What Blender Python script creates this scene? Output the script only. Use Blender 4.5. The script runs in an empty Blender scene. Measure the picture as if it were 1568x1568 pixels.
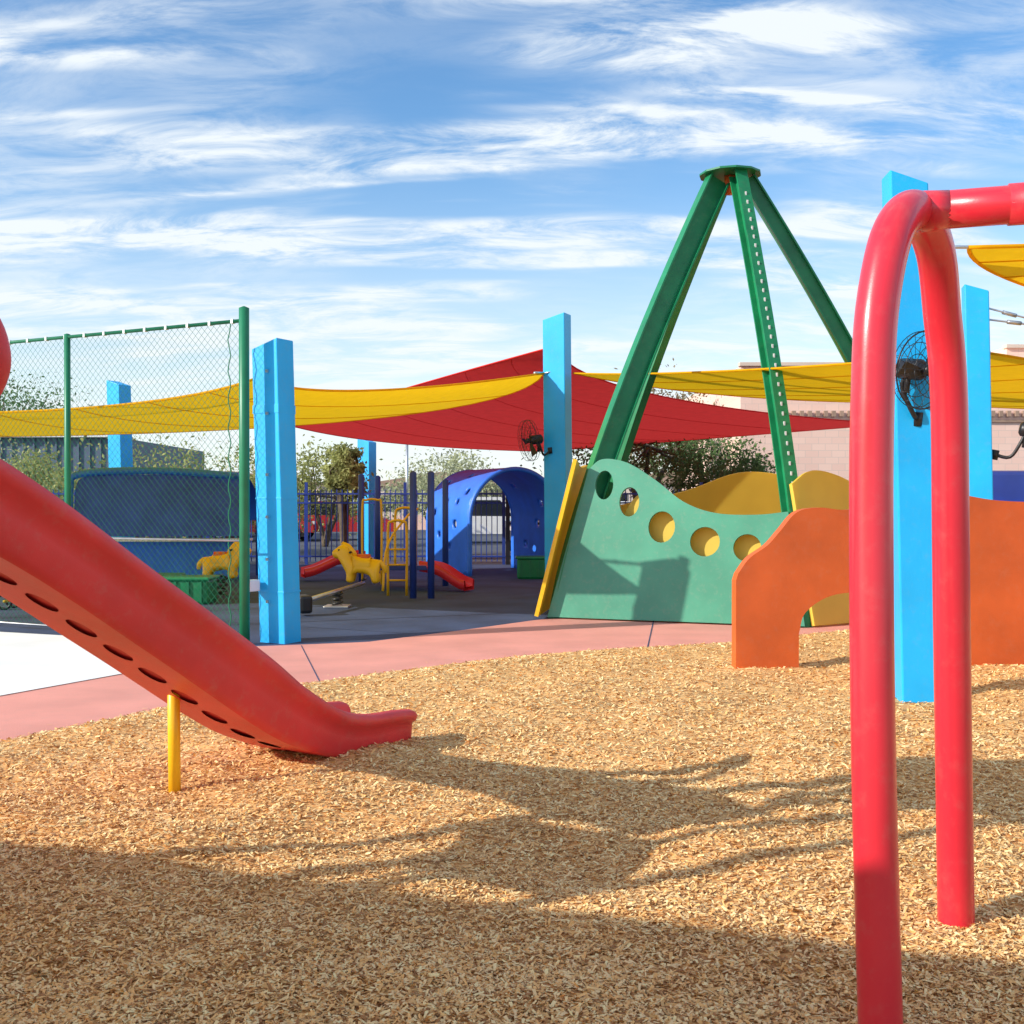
import bpy, math, random
import numpy as np
from mathutils import Vector, Matrix
from mathutils.geometry import tessellate_polygon
random.seed(4); rng=np.random.default_rng(7)
S=bpy.context.scene
COL=S.collection
# ---------------------------------------------------------------- materials
def mat(name,col,rough=.5,var=.12,vscale=3.0,bump=0.0,bscale=60,metal=0,coat=0,spec=.5,transl=0,dirt=0):
    m=bpy.data.materials.new(name); m.use_nodes=True
    n=m.node_tree.nodes; l=m.node_tree.links
    p=n['Principled BSDF']; out=n['Material Output']
    p.inputs['Roughness'].default_value=rough; p.inputs['Metallic'].default_value=metal
    p.inputs['Coat Weight'].default_value=coat; p.inputs['Coat Roughness'].default_value=.12
    p.inputs['Specular IOR Level'].default_value=spec
    tc=n.new('ShaderNodeTexCoord')
    no=n.new('ShaderNodeTexNoise'); no.inputs['Scale'].default_value=vscale; no.inputs['Detail'].default_value=5
    l.new(tc.outputs['Object'],no.inputs['Vector'])
    r=n.new('ShaderNodeValToRGB')
    a=[max(0,c*(1-var)) for c in col]; b=[min(1,c*(1+var)) for c in col]
    r.color_ramp.elements[0].position=.3; r.color_ramp.elements[1].position=.7
    r.color_ramp.elements[0].color=(*a,1); r.color_ramp.elements[1].color=(*b,1)
    l.new(no.outputs['Fac'],r.inputs['Fac'])
    cout=r.outputs['Color']
    if dirt:
        n2=n.new('ShaderNodeTexNoise'); n2.inputs['Scale'].default_value=14; n2.inputs['Detail'].default_value=7; n2.inputs['Roughness'].default_value=.7
        l.new(tc.outputs['Object'],n2.inputs['Vector'])
        r2=n.new('ShaderNodeValToRGB'); r2.color_ramp.elements[0].position=.52; r2.color_ramp.elements[1].position=.8
        r2.color_ramp.elements[1].color=(dirt,dirt,dirt,1)
        l.new(n2.outputs['Fac'],r2.inputs['Fac'])
        mx=n.new('ShaderNodeMixRGB'); mx.inputs['Color2'].default_value=(.42,.34,.26,1)
        l.new(r2.outputs['Color'],mx.inputs['Fac']); l.new(cout,mx.inputs['Color1']); cout=mx.outputs['Color']
    l.new(cout,p.inputs['Base Color'])
    if bump:
        nb=n.new('ShaderNodeTexNoise'); nb.inputs['Scale'].default_value=bscale; nb.inputs['Detail'].default_value=4
        l.new(tc.outputs['Object'],nb.inputs['Vector'])
        bp=n.new('ShaderNodeBump'); bp.inputs['Strength'].default_value=bump; bp.inputs['Distance'].default_value=.01
        l.new(nb.outputs['Fac'],bp.inputs['Height']); l.new(bp.outputs['Normal'],p.inputs['Normal'])
    if transl:
        t=n.new('ShaderNodeBsdfTranslucent'); l.new(cout,t.inputs['Color'])
        ms=n.new('ShaderNodeMixShader'); ms.inputs['Fac'].default_value=transl
        l.new(p.outputs[0],ms.inputs[1]); l.new(t.outputs[0],ms.inputs[2]); l.new(ms.outputs[0],out.inputs['Surface'])
    return m
M={}
M['pipe']=mat('red_powder_coat',(.74,.025,.045),.3,.08,2,.03,200,coat=.4,dirt=.14)
M['slide']=mat('red_slide_plastic',(.74,.04,.045),.40,.10,3,.15,250,dirt=.18)
M['slide_in']=mat('red_slide_inner',(.60,.04,.045),.6)
M['blue']=mat('sky_blue_paint',(.012,.46,.95),.4,.10,2,.06,80,dirt=.12)
M['navy']=mat('navy_paint',(.025,.06,.32),.4,.15,3)
M['dblue']=mat('dark_blue_plastic',(.03,.08,.50),.4,.22,3)
M['rblue']=mat('royal_blue_plastic',(.035,.20,.85),.4,.12,3,.05)
M['grn']=mat('green_paint',(.008,.22,.085),.38,.2,4,dirt=.12)
M['dgrn']=mat('fence_green_paint',(.012,.20,.09),.4,.12,5)
M['mint']=mat('green_panel_paint',(.075,.32,.20),.38,.14,1.5,.05,60,dirt=.25)
M['pyel']=mat('pale_yellow_panel',(.97,.70,.10),.5,.06,2,transl=.35)
M['yel']=mat('yellow_paint',(.97,.55,.012),.4,.08,3,dirt=.08)
M['ora']=mat('orange_panel',(.68,.12,.02),.45,.16,2,.15,40,dirt=.12)
M['sy']=mat('yellow_sail_cloth',(.98,.58,.012),.8,.05,6,.1,300,transl=.5,spec=.1)
M['sr']=mat('red_sail_cloth',(.84,.05,.045),.8,.06,6,.1,300,transl=.42,spec=.1)
M['steel']=mat('galvanised_steel',(.6,.6,.6),.35,.1,8,metal=.9)
M['blk']=mat('black_metal',(.015,.015,.018),.4,.2,8)
M['asph']=mat('asphalt',(.085,.092,.11),.9,.2,.6,.5,90)
M['rub']=mat('dark_rubber_surfacing',(.042,.070,.15),.85,.3,1.2,.5,120)
M['pink']=mat('pink_concrete',(.80,.33,.26),.85,.1,1.5,.3,120,dirt=.2)
M['conc']=mat('pale_concrete',(.90,.88,.84),.85,.05,1.5,.3,120)
M['white']=mat('white_paint',(.82,.82,.80),.4,.04)
M['carred']=mat('car_paint_red',(.5,.03,.03),.25,.03,coat=1)
M['cargrey']=mat('car_paint_grey',(.12,.13,.15),.25,.03,coat=1)
M['glass']=mat('car_glass',(.02,.025,.03),.08,.02)
M['tyre']=mat('tyre_rubber',(.02,.02,.02),.8)
M['slate']=mat('slate_metal_cladding',(.10,.13,.20),.6,.08)
M['tan']=mat('stucco',(.72,.58,.47),.9,.1,.5,.2,20)
M['roof']=mat('roof_tile',(.38,.25,.18),.9,.15)
M['bark']=mat('bark',(.12,.09,.06),.9,.3,8,.6,30)
def leafmat(name,col):
    return mat(name,col,.7,.45,1.3,transl=.35,spec=.2)
M['lf1']=leafmat('leaves_paloverde',(.36,.37,.13)); M['lf2']=leafmat('leaves_mesquite',(.13,.21,.07)); M['lf3']=leafmat('leaves_dry',(.26,.22,.13)); M['lf4']=leafmat('leaves_pale',(.44,.46,.27))
def brick():
    m=mat('peach_brick',(.55,.34,.27),.9)
    n=m.node_tree.nodes;l=m.node_tree.links;p=n['Principled BSDF']
    tc=n.new('ShaderNodeTexCoord'); mp=n.new('ShaderNodeMapping'); mp.inputs['Rotation'].default_value=(math.radians(90),0,0)
    l.new(tc.outputs['Object'],mp.inputs['Vector'])
    b=n.new('ShaderNodeTexBrick'); b.inputs['Scale'].default_value=1; b.inputs['Brick Width'].default_value=.42; b.inputs['Row Height'].default_value=.21
    b.inputs['Mortar Size'].default_value=.010
    b.inputs['Color1'].default_value=(.93,.64,.52,1); b.inputs['Color2'].default_value=(.88,.58,.47,1); b.inputs['Mortar'].default_value=(.76,.55,.46,1)
    l.new(mp.outputs[0],b.inputs['Vector']); l.new(b.outputs['Color'],p.inputs['Base Color'])
    return m
M['brick']=brick()
# ---------------------------------------------------------------- helpers
def E(name,loc=(0,0,0)):
    e=bpy.data.objects.new(name,None); COL.objects.link(e); e.empty_display_size=.2; e.location=loc; return e
def mk(name,v,f,m,parent=None,smooth=False,bevel=0):
    me=bpy.data.meshes.new(name); me.from_pydata([tuple(a) for a in v],[],f); me.update()
    if m: me.materials.append(M[m] if isinstance(m,str) else m)
    if smooth: me.polygons.foreach_set('use_smooth',[True]*len(me.polygons))
    o=bpy.data.objects.new(name,me); COL.objects.link(o)
    if parent:
        o.parent=parent; o.matrix_parent_inverse=Matrix.Translation(-parent.location)
    if bevel:
        b=o.modifiers.new('b','BEVEL'); b.width=bevel; b.segments=2; b.limit_method='ANGLE'
    return o
def boxvf(c,s,rz=0,rx=0,ry=0):
    R=Matrix.Rotation(rz,3,'Z')@Matrix.Rotation(rx,3,'X')@Matrix.Rotation(ry,3,'Y')
    v=[Vector(c)+R@Vector((x*s[0]/2,y*s[1]/2,z*s[2]/2)) for x in(-1,1) for y in(-1,1) for z in(-1,1)]
    f=[(0,1,3,2),(4,6,7,5),(0,4,5,1),(2,3,7,6),(0,2,6,4),(1,5,7,3)]
    return v,f
def box(name,c,s,m,parent=None,rz=0,rx=0,ry=0,bevel=.01):
    v,f=boxvf(c,s,rz,rx,ry); return mk(name,v,f,m,parent,bevel=bevel)
def boxes(name,lst,m,parent=None,bevel=0):
    V=[];F=[]
    for b in lst:
        v,f=boxvf(*b); k=len(V); V+=v; F+=[tuple(i+k for i in q) for q in f]
    return mk(name,V,F,m,parent,bevel=bevel)
def cr(pts,n=8):
    P=[Vector(p) for p in pts]; P=[2*P[0]-P[1]]+P+[2*P[-1]-P[-2]]; out=[]
    for i in range(1,len(P)-2):
        a,b,c,d=P[i-1:i+3]
        for j in range(n):
            t=j/n; out.append(.5*((2*b)+(c-a)*t+(2*a-5*b+4*c-d)*t*t+(3*b-a-3*c+d)*t**3))
    out.append(P[-2]); return out
def sweepvf(pts,r,seg=12,cap=True):
    P=[Vector(p) for p in pts]; n=len(P)
    R=r if isinstance(r,(list,tuple)) else [r]*n
    V=[];F=[]; up=None
    for i in range(n):
        t=(P[min(i+1,n-1)]-P[max(i-1,0)]).normalized()
        if up is None:
            up=Vector((0,0,1)) if abs(t.z)<.9 else Vector((1,0,0))
        a=(up-t*up.dot(t)).normalized(); b=t.cross(a); up=a
        for j in range(seg):
            th=2*math.pi*j/seg; V.append(P[i]+R[i]*(a*math.cos(th)+b*math.sin(th)))
    for i in range(n-1):
        for j in range(seg):
            j2=(j+1)%seg; F.append((i*seg+j,i*seg+j2,(i+1)*seg+j2,(i+1)*seg+j))
    if cap: F.append(tuple(range(seg-1,-1,-1))); F.append(tuple((n-1)*seg+j for j in range(seg)))
    return V,F
def tube(name,pts,r,m,parent=None,seg=12,smooth=True,curve=0):
    if curve: pts=cr(pts,curve)
    v,f=sweepvf(pts,r,seg); return mk(name,v,f,m,parent,smooth)
def tubes(name,lst,m,parent=None,seg=6,smooth=True):
    V=[];F=[]
    for pts,r in lst:
        v,f=sweepvf(pts,r,seg); k=len(V); V+=v; F+=[tuple(i+k for i in q) for q in f]
    return mk(name,V,F,m,parent,smooth)
def circ(x,y,rx,ry=None,n=24):
    ry=ry or rx; return [(x+rx*math.cos(2*math.pi*i/n),y+ry*math.sin(2*math.pi*i/n)) for i in range(n)]
import bmesh
def recalc(ob):
    bm=bmesh.new(); bm.from_mesh(ob.data); bmesh.ops.recalc_face_normals(bm,faces=bm.faces); bm.to_mesh(ob.data); bm.free()
def plate(name,outer,holes,th,o,ax,ay,m,parent=None,bevel=.006):
    ax=Vector(ax).normalized(); ay=Vector(ay); ay=(ay-ax*ay.dot(ax)).normalized(); nn=ax.cross(ay); o=Vector(o)
    loops=[outer]+holes
    tri=tessellate_polygon([[Vector((p[0],p[1],0)) for p in L] for L in loops])
    flat=[p for L in loops for p in L]; N=len(flat)
    V=[o+ax*p[0]+ay*p[1]+nn*th/2 for p in flat]+[o+ax*p[0]+ay*p[1]-nn*th/2 for p in flat]
    F=[]
    for t in tri:
        a,b,c=t; F.append((a,b,c)); F.append((c+N,b+N,a+N))
    k=0
    for L in loops:
        n=len(L)
        for i in range(n): F.append((k+i,k+(i+1)%n,k+(i+1)%n+N,k+i+N))
        k+=n
    ob=mk(name,V,F,m,parent); recalc(ob)
    return ob
def cr2(pts,n=6): return [(p.x,p.y) for p in cr([(a,b,0) for a,b in pts],n)]
def holed(name,nu,nv,holes,fn,m,parent=None,th=0,rad=.3):
    V=[];F=[];idx={}
    def vid(u,v):
        k=(round(u,4),round(v,4))
        if k not in idx: idx[k]=len(V); V.append(fn(u,v))
        return idx[k]
    for i in range(nu):
        for j in range(nv):
            per=[(i+a/4,j) for a in range(4)]+[(i+1,j+a/4) for a in range(4)]+[(i+1-a/4,j+1) for a in range(4)]+[(i,j+1-a/4) for a in range(4)]
            cx,cy=i+.5,j+.5
            if (i,j) in holes:
                rr=holes[(i,j)] if isinstance(holes,dict) else rad
                ring=[]
                for (a,b) in per:
                    d=Vector((a-cx,b-cy)).normalized()*rr; ring.append((cx+d.x,cy+d.y))
                for k in range(16):
                    k2=(k+1)%16; F.append((vid(*per[k]),vid(*per[k2]),vid(*ring[k2]),vid(*ring[k])))
            else:
                c=vid(cx,cy)
                for k in range(16): F.append((vid(*per[k]),vid(*per[(k+1)%16]),c))
    o=mk(name,V,F,m,parent,True)
    if th:
        s=o.modifiers.new('s','SOLIDIFY'); s.thickness=th; s.offset=0
    return o
# ---------------------------------------------------------------- camera / world / sun
cam=bpy.data.cameras.new('camera'); co=bpy.data.objects.new('camera',cam); COL.objects.link(co)
co.location=(0,0,1.5); co.rotation_euler=(math.radians(89.53),0,0); cam.lens=39.03; cam.sensor_width=36; cam.clip_end=5000
S.camera=co
S.view_settings.view_transform='Standard'; S.view_settings.look='None'; S.view_settings.exposure=0
sd=Vector((-.92,-.39,.509)).normalized()
sl=bpy.data.lights.new('sun','SUN'); so=bpy.data.objects.new('sun',sl); COL.objects.link(so)
sl.energy=5; sl.angle=math.radians(.5); sl.color=(1,.94,.84)
so.rotation_euler=(-sd).to_track_quat('-Z','Y').to_euler(); so.location=(-20,-10,15)
W=bpy.data.worlds.new('World'); S.world=W; W.use_nodes=True
n=W.node_tree.nodes; l=W.node_tree.links
for x in list(n): n.remove(x)
out=n.new('ShaderNodeOutputWorld')
sky=n.new('ShaderNodeTexSky'); sky.sky_type='NISHITA'; sky.sun_disc=False
sky.sun_elevation=math.asin(sd.z); sky.sun_rotation=math.atan2(sd.x,sd.y)%(2*math.pi); sky.air_density=1.0; sky.dust_density=.4; sky.ozone_density=2.0
hs_=n.new('ShaderNodeHueSaturation'); hs_.inputs['Saturation'].default_value=1.22; hs_.inputs['Value'].default_value=1.38; l.new(sky.outputs[0],hs_.inputs['Color'])
b1=n.new('ShaderNodeBackground'); b1.inputs['Strength'].default_value=.15; l.new(hs_.outputs[0],b1.inputs['Color'])
tc=n.new('ShaderNodeTexCoord'); sx=n.new('ShaderNodeSeparateXYZ'); l.new(tc.outputs['Generated'],sx.inputs[0])
def MA(op,a,b=None,c=None,clamp=False):
    q=n.new('ShaderNodeMath'); q.operation=op; q.use_clamp=clamp
    for i,v in enumerate((a,b,c)):
        if v is None: continue
        if isinstance(v,(int,float)): q.inputs[i].default_value=v
        else: l.new(v,q.inputs[i])
    return q.outputs[0]
zc=MA('ADD',MA('MAXIMUM',sx.outputs['Z'],0.0),.22)
px=MA('DIVIDE',sx.outputs['X'],zc); py=MA('DIVIDE',sx.outputs['Y'],zc)
cx=n.new('ShaderNodeCombineXYZ'); l.new(px,cx.inputs[0]); l.new(py,cx.inputs[1])
def noise(scale,rot,sc,det,dist,off=(0,0,0),rg=.55):
    mp=n.new('ShaderNodeMapping'); mp.inputs['Rotation'].default_value=(0,0,math.radians(rot)); mp.inputs['Scale'].default_value=sc; mp.inputs['Location'].default_value=off
    l.new(cx.outputs[0],mp.inputs['Vector'])
    t=n.new('ShaderNodeTexNoise'); t.inputs['Scale'].default_value=scale; t.inputs['Detail'].default_value=det; t.inputs['Distortion'].default_value=dist; t.inputs['Roughness'].default_value=rg
    l.new(mp.outputs[0],t.inputs['Vector']); return t.outputs['Fac']
def ramp(v,a,b):
    r=n.new('ShaderNodeMapRange'); r.interpolation_type='SMOOTHSTEP'; r.inputs['From Min'].default_value=a; r.inputs['From Max'].default_value=b; l.new(v,r.inputs['Value']); return r.outputs[0]
low=MA('MULTIPLY',ramp(sx.outputs['Z'],.36,.10),.07)
bands=ramp(MA('ADD',noise(3.0,9,(.36,1.7,1),3,.25,(1.7,.6,0)),low),.45,.64)
wisp=ramp(noise(5.0,16,(.8,1.9,1),10,.5,(0,3,0),.66),.31,.68)
soft=ramp(noise(1.6,-10,(.8,1,1),3,.2,(5,2,0)),.36,.66)
fac=MA('ADD',MA('MULTIPLY',MA('MULTIPLY',bands,wisp),1.2),MA('MULTIPLY',MA('MULTIPLY',soft,wisp),.55),clamp=True)
haze=MA('MULTIPLY',ramp(sx.outputs['Z'],.32,0.0),.72)
fac=MA('ADD',fac,MA('MULTIPLY',haze,MA('SUBTRACT',1.0,fac)),clamp=True)
fac=MA('MULTIPLY',fac,.95)
b2=n.new('ShaderNodeBackground'); b2.inputs['Color'].default_value=(.90,.96,1,1); b2.inputs['Strength'].default_value=1.05
ms=n.new('ShaderNodeMixShader'); l.new(fac,ms.inputs[0]); l.new(b1.outputs[0],ms.inputs[1]); l.new(b2.outputs[0],ms.inputs[2]); l.new(ms.outputs[0],out.inputs['Surface'])
# ---------------------------------------------------------------- ground
mk('ground',[(-2500,-2500,0),(2500,-2500,0),(2500,2500,0),(-2500,2500,0)],[(0,1,2,3)],'asph')
bx=[-14,-8,-5.5,-3.8,-3.14,-2.76,-2.44,-1.63,-.5,.757,2.38,3.5,5,8,16]
by=[0,2.5,4.6,5.93,6.8,7.39,8.23,9.1,10.2,11.09,11.7,12.6,13.4,14.2,14.8]
xs=np.linspace(-12,15,541); ybs=np.interp(xs,bx,by); ybs=np.convolve(np.pad(ybs,12,mode='edge'),np.ones(25)/25,'valid')
def YB(x): return np.interp(x,xs,ybs)
def HZ(x,y):
    e=np.clip((YB(x)-y)/.8,0,1)
    h=.030*np.sin(x*1.9+1.3*np.sin(y*1.1))*np.sin(y*1.6+.8)+.019*np.sin(x*4.3+y*2.1+1)*np.sin(y*4.7-x*1.2)+.010*np.sin(x*11+2*np.sin(y*5))*np.sin(y*12+x*3)
    return .03+e*(h+.050)
nt=360
X=np.repeat(xs[:,None],nt,1); T=np.linspace(0,1,nt)[None,:]**.8; Y=-6+(ybs[:,None]+6)*T
Z=HZ(X,Y); V=np.stack([X,Y,Z],-1).reshape(-1,3)
I=np.arange(541*nt).reshape(541,nt); F=np.stack([I[:-1,:-1],I[1:,:-1],I[1:,1:],I[:-1,1:]],-1).reshape(-1,4)
def npmesh(name,V,F,m,parent=None,cols=None,smooth=False):
    me=bpy.data.meshes.new(name); me.vertices.add(len(V)); me.vertices.foreach_set('co',V.astype('f').ravel())
    k=F.shape[1]; me.loops.add(F.size); me.loops.foreach_set('vertex_index',F.astype('i').ravel())
    me.polygons.add(len(F)); me.polygons.foreach_set('loop_start',np.arange(0,F.size,k,dtype='i')); me.polygons.foreach_set('loop_total',np.full(len(F),k,dtype='i'))
    if smooth: me.polygons.foreach_set('use_smooth',np.ones(len(F),dtype=bool))
    me.update(calc_edges=True)
    if cols is not None:
        a=me.color_attributes.new('Col','FLOAT_COLOR','CORNER'); a.data.foreach_set('color',np.repeat(cols,k,0).astype('f').ravel())
    me.materials.append(m); o=bpy.data.objects.new(name,me); COL.objects.link(o)
    if parent: o.parent=parent
    return o
def chipground():
    m=mat('wood_chip_bed',(.5,.33,.17),.9,.1)
    n=m.node_tree.nodes;l=m.node_tree.links;p=n['Principled BSDF']
    tc=n.new('ShaderNodeTexCoord'); no=n.new('ShaderNodeTexNoise'); no.inputs['Scale'].default_value=9; no.inputs['Detail'].default_value=2
    l.new(tc.outputs['Object'],no.inputs['Vector'])
    mx=n.new('ShaderNodeMixRGB'); mx.inputs['Fac'].default_value=.12; l.new(tc.outputs['Object'],mx.inputs['Color1']); l.new(no.outputs['Color'],mx.inputs['Color2'])
    vo=n.new('ShaderNodeTexVoronoi'); vo.inputs['Scale'].default_value=75; mp=n.new('ShaderNodeMapping'); mp.inputs['Scale'].default_value=(1,2.0,1); l.new(mx.outputs[0],mp.inputs['Vector']); l.new(mp.outputs[0],vo.inputs['Vector'])
    r=n.new('ShaderNodeValToRGB'); e=r.color_ramp.elements; e[0].color=(.46,.22,.075,1); e[1].color=(.92,.60,.26,1); q=e.new(.45); q.color=(.76,.43,.15,1)
    sp=n.new('ShaderNodeSeparateColor'); l.new(vo.outputs['Color'],sp.inputs[0]); l.new(sp.outputs[0],r.inputs['Fac']); l.new(r.outputs[0],p.inputs['Base Color'])
    bp=n.new('ShaderNodeBump'); bp.inputs['Strength'].default_value=.5; bp.inputs['Distance'].default_value=.015; l.new(sp.outputs[1],bp.inputs['Height']); l.new(bp.outputs[0],p.inputs['Normal'])
    return m
npmesh('wood_chip_ground',V,F,chipground(),smooth=True)
N=230000
u=rng.random(N); y0,y1=2.4,13.0
yy=(y0**-.55+u*(y1**-.55-y0**-.55))**(-1/.55)
xx=(rng.random(N)*2-1)*(.50*yy+.25)
yb_=YB(xx); ok=(yy<yb_+.015)|((yy<yb_+.55)&(rng.random(N)<.035*np.exp(-(yy-yb_)*4))); xx=xx[ok];yy=yy[ok];N=len(xx)
gs=1+.08*np.clip(yy-4,0,6)
L=rng.uniform(.004,.017,N)*gs; L*=np.where(rng.random(N)<.06,1.6,1); Wd=rng.uniform(.0024,.0058,N)*gs
az=rng.uniform(0,2*np.pi,N); tl=rng.normal(0,.30,N); rl=rng.normal(0,.36,N)
outside=yy>YB(xx); tl[outside]*=.1; rl[outside]*=.1
a=np.stack([np.cos(az)*np.cos(tl),np.sin(az)*np.cos(tl),np.sin(tl)],-1)
b0=np.stack([-np.sin(az),np.cos(az),np.zeros(N)],-1); c0=np.cross(a,b0)
b=b0*np.cos(rl)[:,None]+c0*np.sin(rl)[:,None]
c=np.stack([xx,yy,np.where(outside,.018,HZ(xx,yy)+.003+rng.uniform(0,.008,N))],-1)
A=a*L[:,None]/1; B=b*Wd[:,None]
tp=rng.uniform(.3,1,(N,1))
V=np.stack([c-A-B*tp,c+A-B,c+A*.9+B,c-A*.9+B*tp],1).reshape(-1,3); F=np.arange(4*N).reshape(N,4)
k=rng.random((N,1)); g=rng.random((N,1))
cols=np.where(k<.12,np.array([[.40,.19,.07]]),np.where(k<.60,np.array([[.82,.48,.18]]),np.array([[.97,.69,.34]])))*(0.85+.3*g)
cols=np.clip(np.concatenate([cols,np.ones((N,1))],1),0,.97)
mc=mat('wood_chips',(.5,.35,.2),.8,spec=.3); nn_=mc.node_tree.nodes; at=nn_.new('ShaderNodeVertexColor'); at.layer_name='Col'; mc.node_tree.links.new(at.outputs[0],nn_['Principled BSDF'].inputs['Base Color'])
npmesh('wood_chips',V,F,mc,cols=cols)
mk('rubber_play_surface',[(-16,10,.004),(9,10,.004),(9,27,.004),(-16,27,.004)],[(0,1,2,3)],'rub')
V=[];F=[]
ux=[-12,-5,-4.67,-2.7,-1.56,-.64,.38,2,4,8,14]; uy=[14,12.3,12.1,11.5,11.86,12.9,14.2,14.9,15.4,16,16.5]
px_=np.linspace(-12,14,160)
for i,x in enumerate(px_):
    V+= [(x,float(YB(x))-.4,.012),(x,max(float(np.interp(x,ux,uy)),float(YB(x))+1.0),.012)]
    if i: F.append((2*i-2,2*i,2*i+1,2*i-1))
mk('pink_concrete_path',V,F,'pink')
mk('concrete_slab',[(-4.75,12.3,.018),(-14,16,.018),(-14,3.5,.018),(-6.4,6.0,.018),(-4.8,7.5,.018),(-3.95,8.5,.018),(-3.35,9.7,.018),(-3.45,10.6,.018),(-3.9,11.6,.018)],[tuple(range(9))[::-1]],'conc')
boxes('path_control_joints',[((1.62,12.9,.0135),(.012,3.2,.004),-.15),((-1.9,10.4,.0135),(.008,2.4,.004),.25)],'rub')
# ---------------------------------------------------------------- swing frame
sw=E('swing_frame',(1.2,3.3,0))
arch=[(.997,2.98,-.05),(.985,3.02,.8),(.993,3.07,1.45),(1.003,3.09,1.81),(1.022,3.11,2.05),(1.085,3.17,2.27),(1.207,3.33,2.375),(1.33,3.5,2.30),(1.40,3.62,2.12),(1.447,3.68,1.85),(1.465,3.70,1.2),(1.495,3.72,-.05)]
tube('end_arch',arch,.059,'pipe',sw,32,curve=12)
tube('top_bar',[(1.215,3.335,2.372),(1.50,3.25,2.374),(4.6,2.35,2.39)],.056,'pipe',sw,28)
tube('bar_sleeve',[(1.455,3.263,2.374),(1.75,3.178,2.377)],.0605,'pipe',sw,28)
tube('saddle_collar',[(1.225,3.332,2.372),(1.30,3.31,2.373)],[.061,.0565],'pipe',sw,24)
tube('far_arch',[(Vector(p)+Vector((3.35,-1.0,.0))) for p in arch],.059,'pipe',sw,20,curve=6)
for k,xo in enumerate((2.4,3.1)):
    yo=3.25-(xo-1.5)*.29
    tubes(f'swing_chain_{k}',[([(xo-.2,yo,2.35),(xo-.2,yo,.55)],.006),([(xo+.2,yo-.1,2.35),(xo+.2,yo-.1,.55)],.006)],'steel',sw)
    box(f'swing_seat_{k}',(xo,yo-.05,.52),(.42,.2,.05),'blk',sw,rz=-.28)
# ---------------------------------------------------------------- slide
sE=E('playground_slide',(-1.5,5.3,0))
end=Vector((-.6,6.65,0)); bk=Vector((-.5,-.866,0)); acr=Vector((-.866,.5,0))
tk=[0,.2,.45,.68,1.0,1.3,1.97,2.74,3.7]; zk=[.045,.05,.06,.10,.22,.38,.82,1.30,1.75]; hk=[.22,.24,.25,.27,.33,.385,.37,.37,.36]
def sm(t,K):
    P=cr([(a,b,0) for a,b in zip(tk,K)],10); return float(np.interp(t,[p.x for p in P],[p.y for p in P]))
def SP(t,s,h):
    z=sm(t,zk)+h*sm(t,hk); q=end+bk*t+acr*s; return Vector((q.x,q.y,z))
prof=[(.03,0),(.012,.03),(-.002,.12),(-.01,.45),(-.012,.66),(-.040,.73),(-.052,.86),(-.036,.96),(0,1.0),(.03,.97),(.045,.86),(.055,.6),(.075,.38),(.11,.28),(.2,.25),(.32,.25),(.41,.28),(.445,.38),(.465,.6),(.475,.86),(.49,.97),(.52,1.0),(.55,.96),(.565,.86),(.555,.74),(.535,.68),(.53,.45),(.522,.12),(.508,.03),(.49,0)]
ts=[0,.008,.03,.07]+[.1+.06*i for i in range(61)]
V=[];F=[];K=len(prof)
for i,t in enumerate(ts):
    sc=[.86,.95,.99,1][i] if i<4 else 1
    for (s,h) in prof:
        s2=.26+(s-.26)*(1-(1-sc)*.3); h2=.45+(h-.45)*sc
        V.append(SP(t,s2,h2))
for i in range(len(ts)-1):
    for j in range(K-1): F.append((i*K+j,i*K+j+1,(i+1)*K+j+1,(i+1)*K+j))
for t3 in tessellate_polygon([[Vector((p[0],p[1]*.3,0)) for p in prof]]): F.append(tuple(t3))
mk('chute',V,F,'slide',sE,True)
hs={(i,1):.36 for i in range(2,18)}
holed('underside',18,3,hs,lambda u,v:SP(.05+u*.201,.03+v*.1533,0),'slide',sE)
mk('dent_cups',[SP(.05+.134*i*1.0,s,.05) for i in range(27) for s in(.03,.49)],[(2*i,2*i+1,2*i+3,2*i+2) for i in range(26)],'slide_in',sE)
tube('support_post',[(-1.68,5.52,-.05),(-1.68,5.50,.74)],.030,'yel',sE,20)
box('support_bracket',(-1.66,5.5,.70),(.3,.06,.012),'yel',sE,rz=math.radians(-30),ry=0,bevel=.002)
rl_=[(-2.32,3.75,1.9),(-2.18,4.02,1.80),(-2.00,4.15,1.88),(-1.925,4.15,2.06),(-2.03,4.10,2.26),(-2.35,3.85,2.38),(-2.7,3.5,2.30)]
tube('entry_rail_near',rl_,.05,'slide',sE,18,curve=8)
tube('entry_rail_far',[Vector(p)+acr*.75 for p in rl_],.05,'slide',sE,18,curve=8)
dk=E('play_deck',(-2.75,3.0,0))
dc=end+bk*4.1+acr*.26; rz=math.atan2(acr.y,acr.x)
box('deck',(dc.x,dc.y,1.72),(.8,.7,.07),'yel',dk,rz=rz)
for i,(a_,b_) in enumerate([(-.36,-.30),(.36,-.30),(.36,.30),(-.36,.30)]):
    q=dc+acr*a_+bk*b_; tube(f'post_{i}',[(q.x,q.y,-.05),(q.x,q.y,3.0)],.045,'pipe',dk,16)
rv=[]
for a_,b_,z_ in[(-.5,-.5,2.95),(.5,-.5,2.95),(.5,.5,2.95),(-.5,.5,2.95),(0,-.5,3.2),(0,.5,3.2)]:
    q=dc+acr*a_+bk*b_; rv.append((q.x,q.y,z_))
mk('roof',rv,[(0,4,5,3),(4,1,2,5),(0,1,4),(3,5,2)],'sy',dk)  # unseen roof, sized and raised so its shade lands on the right-hand chips
st=[]
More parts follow.
